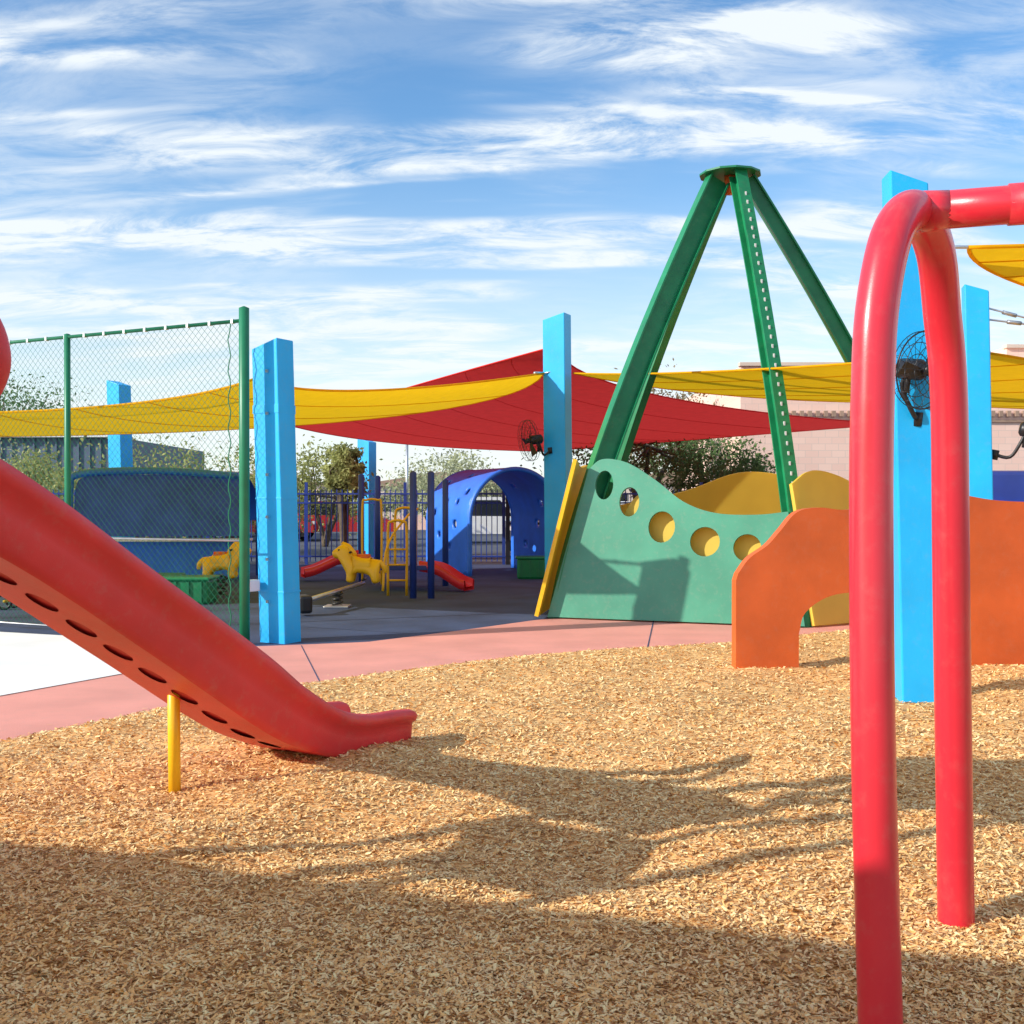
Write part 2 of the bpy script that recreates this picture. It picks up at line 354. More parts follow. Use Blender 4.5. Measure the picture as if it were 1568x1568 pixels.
for i in range(6):
    qa=dc+bk*(.4+.1*i); st.append(([qa-acr*.25+Vector((0,0,1.5-.25*i)),qa+acr*.25+Vector((0,0,1.5-.25*i))],.018))
for s_ in(-.25,.25):
    st.append(([dc+bk*.35+acr*s_+Vector((0,0,1.7)),dc+bk*1.0+acr*s_+Vector((0,0,0))],.022))
tubes('ladder',st,'yel',dk,8)
# ---------------------------------------------------------------- leaning blue sail posts
def post(name,b,t,z,w,rz,m='blue',slant=.08,parent=None):
    R=Matrix.Rotation(rz,3,'Z'); V=[]
    for (c,zz,k) in((b,-.1,0),(t,z,1)):
        for (x,y) in((-1,-1),(1,-1),(1,1),(-1,1)):
            o=R@Vector((x*w[0]/2,y*w[1]/2,0)); V.append((c[0]+o.x,c[1]+o.y,zz+(slant*x if k else 0)))
    e=E(name,(b[0],b[1],0))
    mk('shaft',V,[(3,2,1,0),(4,5,6,7),(0,1,5,4),(1,2,6,5),(2,3,7,6),(3,0,4,7)],m,e,bevel=.012)
    return e
th=math.radians(-29)
pA=post('unseen_sail_post',(-2.49,11.95),(-2.575,11.95),3.2,(.35,.27),th,slant=.05)
pM=post('unseen_sail_post',(.77,18.1),(.73,18.1),4.52,(.38,.3),math.radians(-25),slant=.05)
pR=post('unseen_sail_post',(2.945,8.05),(2.84,8.05),3.83,(.27,.24),math.radians(-4),slant=-.05)
pQ=post('unseen_sail_post',(4.92,11.6),(4.83,11.6),3.73,(.24,.22),math.radians(-14),slant=-.04)
pS=post('unseen_sail_post',(-8.75,25),(-8.85,25),4.2,(.4,.35),th,slant=-.06)
pT=post('unseen_sail_post',(-4.05,31),(-4.05,31),3.25,(.4,.35),th,slant=-.06)
box('power_box',(-2.77,11.80,.62),(.10,.16,.12),'white',pA,rz=th)
boxes('steel_straps',[((-2.505,11.95,.55),(.357,.277,.02),th),((-2.532,11.95,1.55),(.357,.277,.02),th),((-2.558,11.95,2.50),(.358,.278,.09),th)],'blue',pA,bevel=.002)
boxes('bolt_heads',[((-2.60,11.79,z),(.03,.02,.03),th) for z in(.45,.9,1.35,1.8,2.45,2.9)],'steel',pA)
# ---------------------------------------------------------------- fans
def fan(name,c,R,dirv,arm,m='blk'):
    e=E(name,c); c=Vector(c); d=Vector(dirv).normalized(); s=d.cross(Vector((0,0,1))).normalized(); u=s.cross(d)
    lst=[]
    for r_,o in((R,0),(R*.98,.07),(R*.7,.085),(R*.4,.095),(R*.7,-.06),(R*.4,-.07),(R*.98,-.05)):
        lst.append(([c+d*o+r_*(s*math.cos(a)+u*math.sin(a)) for a in np.linspace(0,2*math.pi,33)],.003 if r_<R else .006))
    for i in range(20):
        a=2*math.pi*i/20; q=s*math.cos(a)+u*math.sin(a)
        lst.append(([c+d*.095+q*R*.12,c+d*.085+q*R*.7,c+d*.07+q*R*.98,c+q*R,c-d*.05+q*R*.98,c-d*.07+q*R*.3],.0018))
    tubes('grille',lst,m,e,seg=5)
    tube('motor',[c-d*.22,c-d*.2,c-d*.04,c],[.05,.075,.075,.04],m,e,16)
    tube('hub',[c+d*.0,c+d*.05,c+d*.06],[.04,.04,.02],m,e,14)
    V=[];F=[]
    for i in range(3):
        for j in range(7):
            a=2*math.pi*i/3+(-.22+.44*j/6); q=s*math.cos(a)+u*math.sin(a); o=-.03+.06*j/6
            V+=[c+d*o*.5+q*.05,c+d*o+q*R*.84]
            if j: k=len(V); F.append((k-4,k-2,k-1,k-3))
    mk('blades',V,F,m,e)
    arm=Vector(arm); tube('bracket_arm',[c-d*.15,c-d*.18-u*(R*.5),(arm+c-d*.1)/2-u*R*.5,arm],.018,m,e,8,curve=4)
    tube('motor_mount',[c-d*.14,c-d*.14-u*(R*.62)],.022,m,e,8)
    tube('bracket_plate',[arm-u*.05,arm+u*.05],.04,m,e,8)
    return e
fan('wall_fan',(2.86,7.70,2.42),.27,(.45,-.85,-.15),(2.9,7.95,2.1))
fan('wall_fan',(5.42,11.35,2.22),.3,(.9,-.3,-.2),(5.02,11.55,2.0))
fan('wall_fan',(.28,17.8,2.5),.33,(-.95,-.35,-.15),(.62,18.0,2.35))
# ---------------------------------------------------------------- shade sails
def sail(name,C,mids,m,n=24,belly=0):
    C=[Vector(c) for c in C]; Q=[]
    for i in range(4):
        a,b=C[i],C[(i+1)%4]; mm=Vector(mids[i]) if mids[i] else (a+b)/2
        Q.append((a,2*mm-(a+b)/2,b))
    def ev(i,t,rev=False):
        a,k,b=Q[i]; t=1-t if rev else t
        return a*(1-t)**2+k*2*t*(1-t)+b*t*t
    V=[];F=[]
    for i in range(n+1):
        for j in range(n+1):
            s=i/n;t=j/n
            p=ev(0,s)*(1-t)+ev(2,s,True)*t+ev(3,t,True)*(1-s)+ev(1,t)*s
            p-=C[0]*(1-s)*(1-t)+C[1]*s*(1-t)+C[2]*s*t+C[3]*(1-s)*t
            p=p-Vector((0,0,belly*math.sin(math.pi*s)*math.sin(math.pi*t)))
            V.append(p)
            if i and j: k=i*(n+1)+j; F.append((k-n-2,k-1,k,k-n-1))
    e=E(name,tuple(C[0]))
    mk('cloth',V,F,m,e,True)
    hem=[]
    for i in range(4): hem.append(([ev(i,t/20) for t in range(21)],.014))
    tubes('hem_cable',hem,m,e,6)
    sm_=[]
    for q in range(1,6):
        jj=int(n*q/6); sm_.append(([V[i*(n+1)+jj]+Vector((0,0,-.004)) for i in range(n+1)],.005))
    tubes('seams',sm_,m,e,4)
    return e
y1=sail('unseen_shadow_sail',[(-2.78,12.0,2.84),(.52,18,3.60),(-16,27,3.10),(-9.5,15,2.72)],[(-1.75,14.3,2.95),(-3.9,21.0,2.98),None,(-5.2,13.2,2.62)],'sy')
r1=sail('red_shade_sail',[(.74,18.4,4.10),(9.2,27,3.42),(1.0,35,3.12),(-4.9,24,3.2)],[(2.9,21.0,3.50),(4.5,31,3.22),(-3,30,3.10),(-1.75,21,3.74)],'sr')
y2=sail('unseen_shadow_sail',[(1.0,18,3.6),(5.0,11.7,3.08),(14,22,3.2),(7.0,20.5,3.35)],[(2.7,14.8,3.25),(8,14,2.95),None,(3.6,19,3.35)],'sy')
y3=sail('unseen_shadow_sail',[(3.16,7.7,3.27),(6.8,7.3,3.35),(9.5,10,3.6),(7.5,12,3.4)],[(4.6,7.6,3.30),None,None,(4.4,9.2,3.25)],'sy')
tubes('turnbuckle_cable',[([(2.9,7.95,3.33),(3.16,7.7,3.27)],.012),([(2.93,7.9,3.335),(3.05,7.8,3.30)],.022),([(.52,18,3.6),(.72,18,3.64)],.012),([(.5,18,3.6),(.36,17.8,3.58)],.025)],'steel',y3,8)
tubes('turnbuckle_cable',[([(4.9,11.5,3.52),(5.4,11.6,3.42),(6.5,11.3,3.6)],.01),([(4.9,11.5,3.40),(5.4,11.6,3.36),(6.5,11.4,3.32)],.01),([(5.1,11.55,3.48),(5.25,11.58,3.45)],.022),([(5.15,11.55,3.38),(5.3,11.58,3.37)],.022),([(4.93,11.6,3.1),(5.02,11.68,3.08)],.015)],'steel',y2,8)
h=3.2
def cs(x,y): return (x-1.807*h,y-.766*h,h)
sail('unseen_shadow_sail',[cs(-3.6,5.2),cs(3.2,2.9),cs(6,-4),cs(-8,-4)],[cs(-.35,4.12),cs(4,0),None,cs(-5,1)],'sy',n=30)  # sail added out of view, outlined back from the foreground shadow it casts
pz=cs(-3.6,5.2); post('unseen_sail_post',(pz[0]-.4,pz[1]+.3),(pz[0]-.45,pz[1]+.3),3.7,(.25,.22),0)  # post added out of view to carry the shadow-casting sail
# ---------------------------------------------------------------- climbing teepee
tp=E('climbing_teepee',(3,15.2,0))
apx=Vector((2.98,15.2,5.97))
bases={'L':Vector((.50,14.35,0)),'M':Vector((3.52,13.25,0)),'R':Vector((6.1,14.9,0)),'BR':Vector((5.0,17.3,0)),'BL':Vector((.95,17.0,0))}
def legp(k,h):
    b=bases[k]; c=Vector((apx.x,apx.y,0)); d=(b-c); r=d.length; d.normalize()
    rr=.32+(r-.32)*(1-h**1.3); return c+d*rr+Vector((0,0,h*apx.z))
def leg(k,fw,dp,dots):
    b=bases[k]; d=(b-Vector((apx.x,apx.y,0))).normalized(); s=Vector((0,0,1)).cross(d)
    t=.022; P=[(-fw/2,dp/2),(fw/2,dp/2),(fw/2,dp/2-t),(t/2,dp/2-t),(t/2,-dp/2+t),(fw/2,-dp/2+t),(fw/2,-dp/2),(-fw/2,-dp/2),(-fw/2,-dp/2+t),(-t/2,-dp/2+t),(-t/2,dp/2-t),(-fw/2,dp/2-t)]
    V=[];F=[];n=24;K=12
    for i in range(n+1):
        h=i/n; c=legp(k,h); tg=(legp(k,min(h+.01,1))-legp(k,max(h-.01,0))).normalized(); o=s.cross(tg)
        if o.dot(d)<0:o=-o
        for a,bq in P: V.append(c+s*a+o*(bq-dp/2))
        if i:
            for j in range(K): F.append(((i-1)*K+j,(i-1)*K+(j+1)%K,i*K+(j+1)%K,i*K+j))
    F.append(tuple(range(K)));F.append(tuple(n*K+j for j in range(K)))
    ob=mk('leg_'+k,V,F,'grn',tp); recalc(ob)
    bl=[]
    if dots:
        for i in range(44):
            h=.04+.92*i/44; q=legp(k,h)+d*.004
            bl.append((tuple(q),(.022,.010,.05),math.atan2(d.y,d.x)+math.pi/2,0))
    return bl
bb=[]
for k in ('L','M','R','BL'): bb+=leg(k,.17,.30 if k in('L','BL') else .2,k=='M')
boxes('lacing_slots',bb,'white',tp)
hx=[(apx.x+.42*math.cos(a),apx.y+.42*math.sin(a)) for a in np.linspace(0,2*math.pi,13)[:-1]]
mk('top_cap',[(x,y,z) for z in(5.965,5.99) for x,y in hx],[tuple(range(12))[::-1],tuple(range(12,24))]+[(i,(i+1)%12,(i+1)%12+12,i+12) for i in range(12)],'dgrn',tp)
tube('hub_pipe',[(apx.x,apx.y,5.72),(apx.x,apx.y,5.96)],.08,'ora',tp,14)
def panel(nm,A,B,outer,holes,m,out=.06):
    a,b=bases[A],bases[B]; ax=(b-a).normalized(); up=((legp(A,.3)-a)+(legp(B,.3)-b)).normalized()
    nn=ax.cross(up)
    plate(nm,outer,holes,.05,a+nn*out,ax,up,m,tp)
wv=cr2([(.44,1.95),(.62,2.08),(.95,2.03),(1.33,1.80),(1.7,1.52),(2.1,1.38),(2.6,1.36),(2.98,1.40)])
HL=[circ(.66,1.74,.12,.19),circ(1.0,1.52,.13,.19),circ(1.43,1.2,.17,.2),circ(1.98,1.02,.185),circ(2.50,.95,.17)]
panel('front_panel','L','M',[(-.02,.02)]+wv+[(3.2,.02)],HL,'mint')
panel('right_panel','M','R',[(.05,.02)]+cr2([(.02,1.75),(.4,1.92),(.9,1.85),(1.5,1.6),(2.1,1.45)])+[(2.9,1.4),(3.0,.02)],[],'pyel')
panel('inner_panel','L','M',[(.75,.02)]+cr2([(.85,1.3),(1.05,1.62),(1.3,1.62),(1.7,1.42),(2.2,1.28),(2.9,1.25)])+[(3.1,.02)],[],'pyel',-.10)
panel('back_panel','BR','BL',[(0,.1)]+cr2([(.1,1.75),(.9,1.95),(1.6,1.98),(2.4,1.7),(3.3,1.5),(3.9,1.4)])+[(4,.1)],[],'pyel')
panel('left_panel','BL','L',[(-.2,.02)]+cr2([(0,1.9),(1,2.05),(2.0,2.0),(2.75,2.08)])+[(2.95,.02)],[],'yel',.16)
# ---------------------------------------------------------------- orange play panel
op=E('orange_play_panel',(3,9.6,0))
ol=[(0,-.05),(0,.84)]+cr2([(.02,.9),(.12,1.03),(.28,1.14),(.40,1.27),(.54,1.42),(.74,1.46),(1.0,1.44),(1.35,1.5),(1.75,1.6),(2.05,1.57),(2.4,1.52),(3.0,1.5)])+[(3.4,1.5),(3.4,-.05),(1.85,-.05),(1.85,.3)]+cr2([(1.85,.38),(1.78,.58),(1.55,.70),(1.2,.73),(.85,.70),(.62,.56),(.56,.38)])+[(.56,-.05)]
plate('cutout_wall',ol,[],.11,(1.90,9.5,0),(1,.13,0),(0,0,1),'ora',op)
nv=E('navy_bench',(5.6,11.2,1.5))
box('seat_back',(5.75,12.4,1.65),(1.3,.12,.42),'navy',nv,bevel=.05)
box('seat_base',(5.75,12.1,1.35),(1.3,.6,.2),'rblue',nv,bevel=.05)
boxes('bench_legs',[((5.3,12.2,.65),(.1,.4,1.3)),((6.2,12.2,.65),(.1,.4,1.3))],'navy',nv)
# ---------------------------------------------------------------- chain-link fence
cf=E('chain_link_fence',(-2.82,11.7,0))
f0=Vector((-2.82,11.7,0)); fd=Vector((-2.33,1.17,0)); fl=fd.length; fd.normalize(); H0,H1=.06,3.40; LEN=10.4
for i in range(5):
    q=f0+fd*fl*i; r_=.055 if i==0 else .036
    tube(f'post_{i}',[(q.x,q.y,-.1),(q.x,q.y,3.55 if i==0 else 3.45),(q.x,q.y,3.57 if i==0 else 3.46)],[r_,r_,.01],'dgrn',cf,14)
q=f0+fd*LEN
tube('top_rail',[f0+Vector((0,0,3.42)),q+Vector((0,0,3.42))],.020,'dgrn',cf,8)
tubes('tension_wires',[([f0+Vector((0,0,1.10)),q+Vector((0,0,1.10))],.012),([f0+Vector((0,0,.06)),q+Vector((0,0,.06))],.012)],'steel',cf,6)
boxes('tie_bands',[(tuple(f0+fd*(.15+.31*i)+Vector((0,0,3.42))),(.03,.045,.045),math.atan2(fd.y,fd.x)) for i in range(32)],'steel',cf)
L_=[];pt=.085;HH=H1-H0
s=-HH
while s<LEN:
    a0=max(s,.06);a1=min(s+HH,LEN)
    if a1>a0:
        L_.append(([f0+fd*a0+Vector((0,0,H0+a0-s)),f0+fd*a1+Vector((0,0,H0+a1-s))],.0019))
        L_.append(([f0+fd*a0+Vector((0,0,H1-(a0-s))),f0+fd*a1+Vector((0,0,H1-(a1-s)))],.0019))
    s+=pt
tubes('mesh',L_,'dgrn',cf,4,False)
tube('edge_wire',[f0+fd*(.2+.02*math.sin(i*1.7))+Vector((0,0,.05+3.35*i/40)) for i in range(41)],.006,'dgrn',cf,6)
# ---------------------------------------------------------------- blue tunnel
def tunnel(name,c,R,L,rz,m,hol,H=1.0,leg=1.0):
    e=E(name,(c[0],c[1],0)); Rm=Matrix.Rotation(rz,3,'Z'); per=2*leg+math.pi*R; nu=24;nv=8
    def fn(u,v):
        s=u/nu*per
        if s<leg: p=(-R,s)
        elif s>per-leg: p=(R,per-s)
        else:
            a=math.pi-(s-leg)/R; p=(R*math.cos(a),leg+R*math.sin(a)*H)
        return Vector((c[0],c[1],0))+Rm@Vector((p[0],(v/nv-.5)*L,p[1]))
    holed('shell',nu,nv,hol,fn,m,e,th=.07)
    for k,v in enumerate((0,nv)):
        tube(f'rim_{k}',[fn(u/2,v) for u in range(nu*2+1)],.05,m,e,8)
    return e
hol={(4,2):.4,(6,4):.3,(7,1):.38,(3,5):.32,(8,6):.4,(2,3):.28,(5,6):.34,(9,3):.3,(6,2):.3,(19,3):.4,(21,5):.3,(17,2):.35,(15,5):.3,(20,1):.3}
tunnel('play_tunnel',(-.42,24.2),1.06,2.2,math.radians(27),'rblue',hol,1.0,1.15)
tw=E('blue_playhouse',(-7,22,0))
plate('front_wall',[(0,0.85),(0,1.75),(.06,1.93),(.2,2.03),(.4,2.05),(2.8,2.05),(3.02,2.02),(3.15,1.93),(3.2,1.75),(3.2,.85)],[],.08,(-8.45,21.5,0),(1,.05,0),(0,0,1),'dblue',tw)
tube('roof_rim',[(-8.5,21.4,.9),(-8.52,21.4,1.75),(-8.3,21.4,2.06),(-6.8,21.45,2.12),(-5.3,21.5,2.02)],.07,'rblue',tw,10,curve=6)
# barrel roof behind the front wall
rvf=[];rff=[]
for i in range(13):
    a=math.pi*.5*i/12
    for x,y in((-8.45,21.55),(-5.25,21.7)): rvf.append((x,y+1.4*math.sin(a),2.04-.9*(1-math.cos(a))))
    if i: k=len(rvf); rff.append((k-4,k-3,k-1,k-2))
mk('barrel_roof',rvf,rff,'rblue',tw,True)
box('counter',(-6.6,21.6,.78),(3.0,.5,.05),'white',tw,rz=.05)
box('lower_wall',(-6.5,21.9,.38),(2.6,.1,.7),'rblue',tw,rz=.05)
boxes('corner_posts',[((-8.4,22.9,.58),(.1,.1,1.16)),((-5.25,23.0,.58),(.1,.1,1.16)),((-8.4,21.6,.4),(.1,.1,.8)),((-5.25,21.7,.4),(.1,.1,.8))],'navy',tw)
# ---------------------------------------------------------------- toddler play structure
ps=E('toddler_play_structure',(-1.6,18,0))
PP=[(-1.55,17.4,1.97),(-1.27,17.4,1.97),(-2.85,21,2.02),(-2.6,21.5,2.0),(-1.2,20.0,1.9)]
for i,(x,y,z) in enumerate(PP): tube(f'post_{i}',[(x,y,0),(x,y,z),(x,y,z+.03)],[.055,.055,.02],'navy',ps,12)
box('deck',(-1.9,19.4,.40),(1.1,1.3,.08),'navy',ps)
def arc(x0,x1,y,z0,z1): return [(x0,y,z0),(x0,y,z1-.15),(x0+(x1-x0)*.2,y,z1),(x0+(x1-x0)*.8,y,z1),(x1,y,z1-.15),(x1,y,z0)]
lst=[]
for a in (arc(-2.75,-2.4,20.4,0,1.55),arc(-2.0,-1.7,17.9,0,1.2),arc(-2.0,-1.65,19,.4,1.4)): lst.append((cr(a,4),.022))
lst+=[([(-2.0,17.9,z),(-1.7,17.9,z)],.016) for z in(.25,.5,.75)]
lst+=[(cr([(-2.05,17.6,.1),(-2.0,17.8,.8),(-1.75,18.3,1.25),(-1.6,18.8,1.4)],6),.02)]
tubes('yellow_handrails',lst,'yel',ps,8)
def chute(nm,p0,p1,w,m,par):
    P=cr([p0,((p0[0]*.6+p1[0]*.4),(p0[1]*.6+p1[1]*.4),p0[2]*.8+p1[2]*.2),((p0[0]*.2+p1[0]*.8),(p0[1]*.2+p1[1]*.8),p1[2]+.06),p1],6)
    d=(Vector(p1)-Vector(p0)); d.z=0; d.normalize(); s=Vector((-d.y,d.x,0)); V=[];F=[]
    pr=[(-w/2,-.02),(-w/2-.02,.14),(-w/2+.02,.16),(-w/2+.06,.04),(w/2-.06,.04),(w/2-.02,.16),(w/2+.02,.14),(w/2,-.02)]
    for i,q in enumerate(P):
        for a,b in pr: V.append(q+s*a+Vector((0,0,b)))
        if i:
            for j in range(8): F.append(((i-1)*8+j,(i-1)*8+(j+1)%8,i*8+(j+1)%8,i*8+j))
    mk(nm,V,F,m,par,True)
chute('red_slide_right',(-1.5,19.0,.36),(-.72,18.7,.05),.4,'pipe',ps)
chute('red_slide_left',(-2.9,21.6,.42),(-4.0,21.2,.10),.45,'pipe',ps)
# ---------------------------------------------------------------- spring-rider ponies
def pony(name,c,f,k):
    e=E(name,c)
    J=[(0,0,.32),(.17,0,.33),(-.18,0,.33),(.27,0,.44),(.34,0,.56),(.44,0,.53),(.52,0,.48),
       (.19,.09,.20),(.22,.10,.04),(.19,-.09,.20),(.22,-.10,.04),(-.20,.09,.20),(-.23,.10,.03),(-.20,-.09,.20),(-.23,-.10,.03),
       (-.29,0,.38),(-.36,0,.30),(-.38,0,.20),(.31,.05,.67),(.31,-.05,.67)]
    Ed=[(0,1),(0,2),(1,3),(3,4),(4,5),(5,6),(1,7),(7,8),(1,9),(9,10),(2,11),(11,12),(2,13),(13,14),(2,15),(15,16),(16,17),(4,18),(4,19)]
    R=[.15,.15,.15,.12,.11,.09,.075,.085,.065,.085,.065,.09,.065,.09,.065,.05,.055,.03,.03,.03]
    me=bpy.data.meshes.new(name); me.from_pydata([(c[0]+f*x*k,c[1]+y*k+.15*x*k,c[2]+z*k) for x,y,z in J],Ed,[]); me.materials.append(M['yel'])
    o=bpy.data.objects.new('body',me); COL.objects.link(o); o.parent=e; o.matrix_parent_inverse=Matrix.Translation(-Vector(c))
    s=o.modifiers.new('skin','SKIN')
    for i,v in enumerate(me.skin_vertices[0].data): v.radius=(R[i]*k,R[i]*k); v.use_root=(i==0)
    s.use_smooth_shade=True
    o.modifiers.new('ss','SUBSURF').levels=2; o.modifiers['ss'].render_levels=2
    def T(x,y,z): return (c[0]+f*x*k,c[1]+y*k+.15*x*k,c[2]+z*k)
    tubes('mane',[([T(.36,0,.70),T(.26,0,.64),T(.17,0,.54),T(.10,0,.47)],[.03*k,.055*k,.05*k,.02*k])],'yel',e,8)
    tube('saddle',[T(-.12,-.0,.45),T(0,0,.44),T(.10,0,.46)],[.07*k,.08*k,.06*k],'ora',e,10)
    tube('handle',[T(.20,-.18,.55),T(.20,.18,.55)],.018*k,'blk',e,8)
    tubes('eyes',[([T(.40,s_*.07,.59),T(.40,s_*.105,.59)],.014*k) for s_ in(-1,1)],'blk',e,8)
    tubes('foot_rest',[([T(-.02,-.2,.1),T(-.02,.2,.1)],.02*k)],'blk',e,8)
    return e
pony('pony_rider',(-2.28,17.0,.24),-1,.92)
pony('pony_rider',(-4.62,17.6,.26),1,.90)
ss=E('seesaw_base',(-2.7,16.2,0))
tube('beam',[(-2.74,14.75,.20),(-2.28,17.0,.27)],.035,'steel',ss,10)
tube('pivot_spring',[(-2.5+.07*math.cos(a),15.9+.07*math.sin(a),.02+.010*a) for a in np.linspace(0,20,90)],.016,'blk',ss,6)
box('end_seat',(-2.76,14.7,.16),(.18,.26,.24),'blk',ss,rz=.5,bevel=.04)
box('base_plate',(-2.5,15.9,.02),(.35,.35,.03),'steel',ss)
ss2=E('spring_mount',(-4.6,17.6,0))
tube('spring',[(-4.6+.08*math.cos(a),17.6+.08*math.sin(a),.02+.015*a) for a in np.linspace(0,22,100)],.018,'blk',ss2,6)
def gbox(nm,c,s):
    e=E(nm,c)
    box('tub',(c[0],c[1],s[2]/2),s,'grn',e,bevel=.05)
    boxes('ribs',[((c[0]+s[0]*(i-1.5)*.25,c[1]-s[1]/2-.01,s[2]/2),(.03,.03,s[2]*.8)) for i in range(4)],'dgrn',e)
    box('rim',(c[0],c[1],s[2]),(s[0]+.06,s[1]+.06,.05),'grn',e,bevel=.02)
gbox('green_planter_box',(-4.85,16.6,0),(.75,.6,.38)); gbox('green_planter_box',(-5.6,17.6,0),(.6,.6,.35)); gbox('green_planter_box',(.45,22,0),(.7,.5,.42))
tr=E('yellow_tricycle',(-6.8,15.6,0))
def ring(c,R,nrm):
    return [(c[0]+R*math.cos(a),c[1]+nrm*R*math.cos(a),c[2]+R*math.sin(a)) for a in np.linspace(0,2*math.pi,21)]
tubes('wheels',[(ring((-6.6,15.6,.17),.15,.1),.02),(ring((-7.1,15.5,.12),.1,.1),.02),(ring((-7.1,15.8,.12),.1,.1),.02)],'blk',tr,8)
tubes('frame',[([(-6.6,15.6,.17),(-6.65,15.6,.5)],.02),([(-6.65,15.45,.5),(-6.65,15.75,.5)],.018),([(-6.65,15.6,.38),(-7.1,15.65,.2)],.025),([(-7.1,15.5,.12),(-7.1,15.8,.12)],.02)],'yel',tr,8)
box('seat',(-6.98,15.64,.32),(.22,.2,.05),'yel',tr,bevel=.02)
# ---------------------------------------------------------------- iron picket fence
pf=E('picket_fence',(0,27,0))
lst=[((x,27,.95),(.022,.022,1.75)) for x in np.arange(-17,14,.13)]
lst+=[((x,27,1.0),(.07,.07,2.0)) for x in np.arange(-17,14,2.4)]
boxes('pickets',lst,'navy',pf)
boxes('rails',[((-1.5,26.97,1.72),(31,.04,.04)),((-1.5,26.97,1.5),(31,.04,.04)),((-1.5,26.97,.2),(31,.04,.04))],'navy',pf)
boxes('gate_frame',[((-.1,26.9,1.0),(.1,.1,2.1)),((1.1,26.9,1.0),(.1,.1,2.1)),((.5,26.9,1.0),(1.2,.05,.06))],'blk',pf)
# ---------------------------------------------------------------- cars
def car(name,x,y,rz,m,truck=False):
    e=E(name,(x,y,0)); R=Vector((math.cos(rz),math.sin(rz),0)); Yv=Vector((-R.y,R.x,0)); o=Vector((x,y,0))
    body=[(-2.2,.35),(-2.25,.75),(-2.1,.95),(-1.3,1.02),(1.0,1.0),(1.9,.88),(2.2,.7),(2.25,.35)]
    w=1.75
    plate('body',body,[],w,o,R,(0,0,1),m,e)
    cab=[(-1.9,.98),(-1.5,1.45),(-.9,1.55),(.2,1.52),(1.05,1.0)] if not truck else [(-.9,.98),(-.8,1.7),(.5,1.7),(1.1,1.0)]
    plate('cabin_roof',[(a*.93,b+.02) for a,b in cab],[],w*.84,o,R,(0,0,1),m,e)
    gl=[(a*.82,1.02+(b-1.02)*.86) for a,b in cab]
    plate('glass',gl,[],w*.84+.02,o,R,(0,0,1),'glass',e)
    tubes('tyres',[([o+R*a+Yv*(s_*(w/2-.2))+Vector((0,0,.34)),o+R*a+Yv*(s_*(w/2+.02))+Vector((0,0,.34))],.34) for a in(-1.4,1.4) for s_ in(-1,1)],'tyre',e,18,False)
    tubes('hubs',[([o+R*a+Yv*(s_*(w/2))+Vector((0,0,.34)),o+R*a+Yv*(s_*(w/2+.03))+Vector((0,0,.34))],.19) for a in(-1.4,1.4) for s_ in(-1,1)],'steel',e,12,False)
    boxes('lights',[(tuple(o+R*s_*2.2+Yv*q*.65+Vector((0,0,.72))),(.1,.3,.13),rz) for s_ in(-1,1) for q in(-1,1)],'white',e)
car('parked_car',-7.0,45,.1,'carred'); car('parked_car',-.9,42,.05,'white',True); car('parked_car',1.0,36,1.4,'cargrey')
car('parked_car',-12.5,50,.0,'white'); car('parked_car',6.0,52,.1,'white'); car('parked_car',-10,44,.05,'carred')
# ---------------------------------------------------------------- buildings
bh=E('brick_building',(18,38,0))
box('main_walls',(20.2,41,2.9),(26,12,5.8),'brick',bh,bevel=0)
box('parapet_cap',(20.2,35.02,5.86),(26.1,.3,.12),'tan',bh)
box('upper_block',(23,42,3.3),(14,12.1,6.5),'brick',bh,bevel=0)
box('upper_cap',(23,36.0,6.56),(14.1,.3,.12),'tan',bh)
boxes('louvre_band',[((8.6+.25*i,34.9,4.3),(.12,.12,.18)) for i in range(34)],'roof',bh)
boxes('string_bands',[((20.2,34.96,4.08),(26,.06,.08)),((20.2,34.96,1.2),(26,.05,.06))],'roof',bh)  # thin brown bands along the wall
boxes('windows',[((13.5+3.5*i,34.97,2.0),(1.4,.08,1.1)) for i in range(4)],'glass',bh)
boxes('window_frames',[((13.5+3.5*i,34.95,2.6),(1.6,.1,.08)) for i in range(4)]+[((13.5+3.5*i,34.95,1.42),(1.6,.14,.08)) for i in range(4)],'white',bh)
wh=E('metal_warehouse',(-22,44,0))
box('walls',(-24.4,46,1.95),(20,12,3.9),'slate',wh,bevel=0)
boxes('ribs',[((-34+.4*i,39.97,1.95),(.06,.08,3.85)) for i in range(49)],'slate',wh)
box('eave',(-24.4,39.9,3.92),(20.2,.3,.14),'white',wh)
box('white_door',(-17.2,39.93,1.0),(1.0,.08,2.0),'white',wh)  # plain white-painted door
def house(x,y,w,hh,rz=0):
    e=E('stucco_house',(x,y,0)); box('walls',(x,y,hh/2),(w,7,hh),'tan',e,bevel=0)
    plate('roof',[(-w/2-.4,hh),(0,hh+1.0),(w/2+.4,hh)],[],7.6,(x,y,0),(1,0,0),(0,0,1),'roof',e)
    boxes('windows',[((x+q*w*.3,y-3.52,hh*.55),(1.3,.08,1.1)) for q in(-1,0,1)],'glass',e)
house(-5,82,12,2.7); house(12,85,14,2.9); house(-22,90,14,3.0); house(-38,88,12,3); house(30,90,12,3)
boxes('low_wall',[((0,62,.4),(90,.2,.8))],'brick')
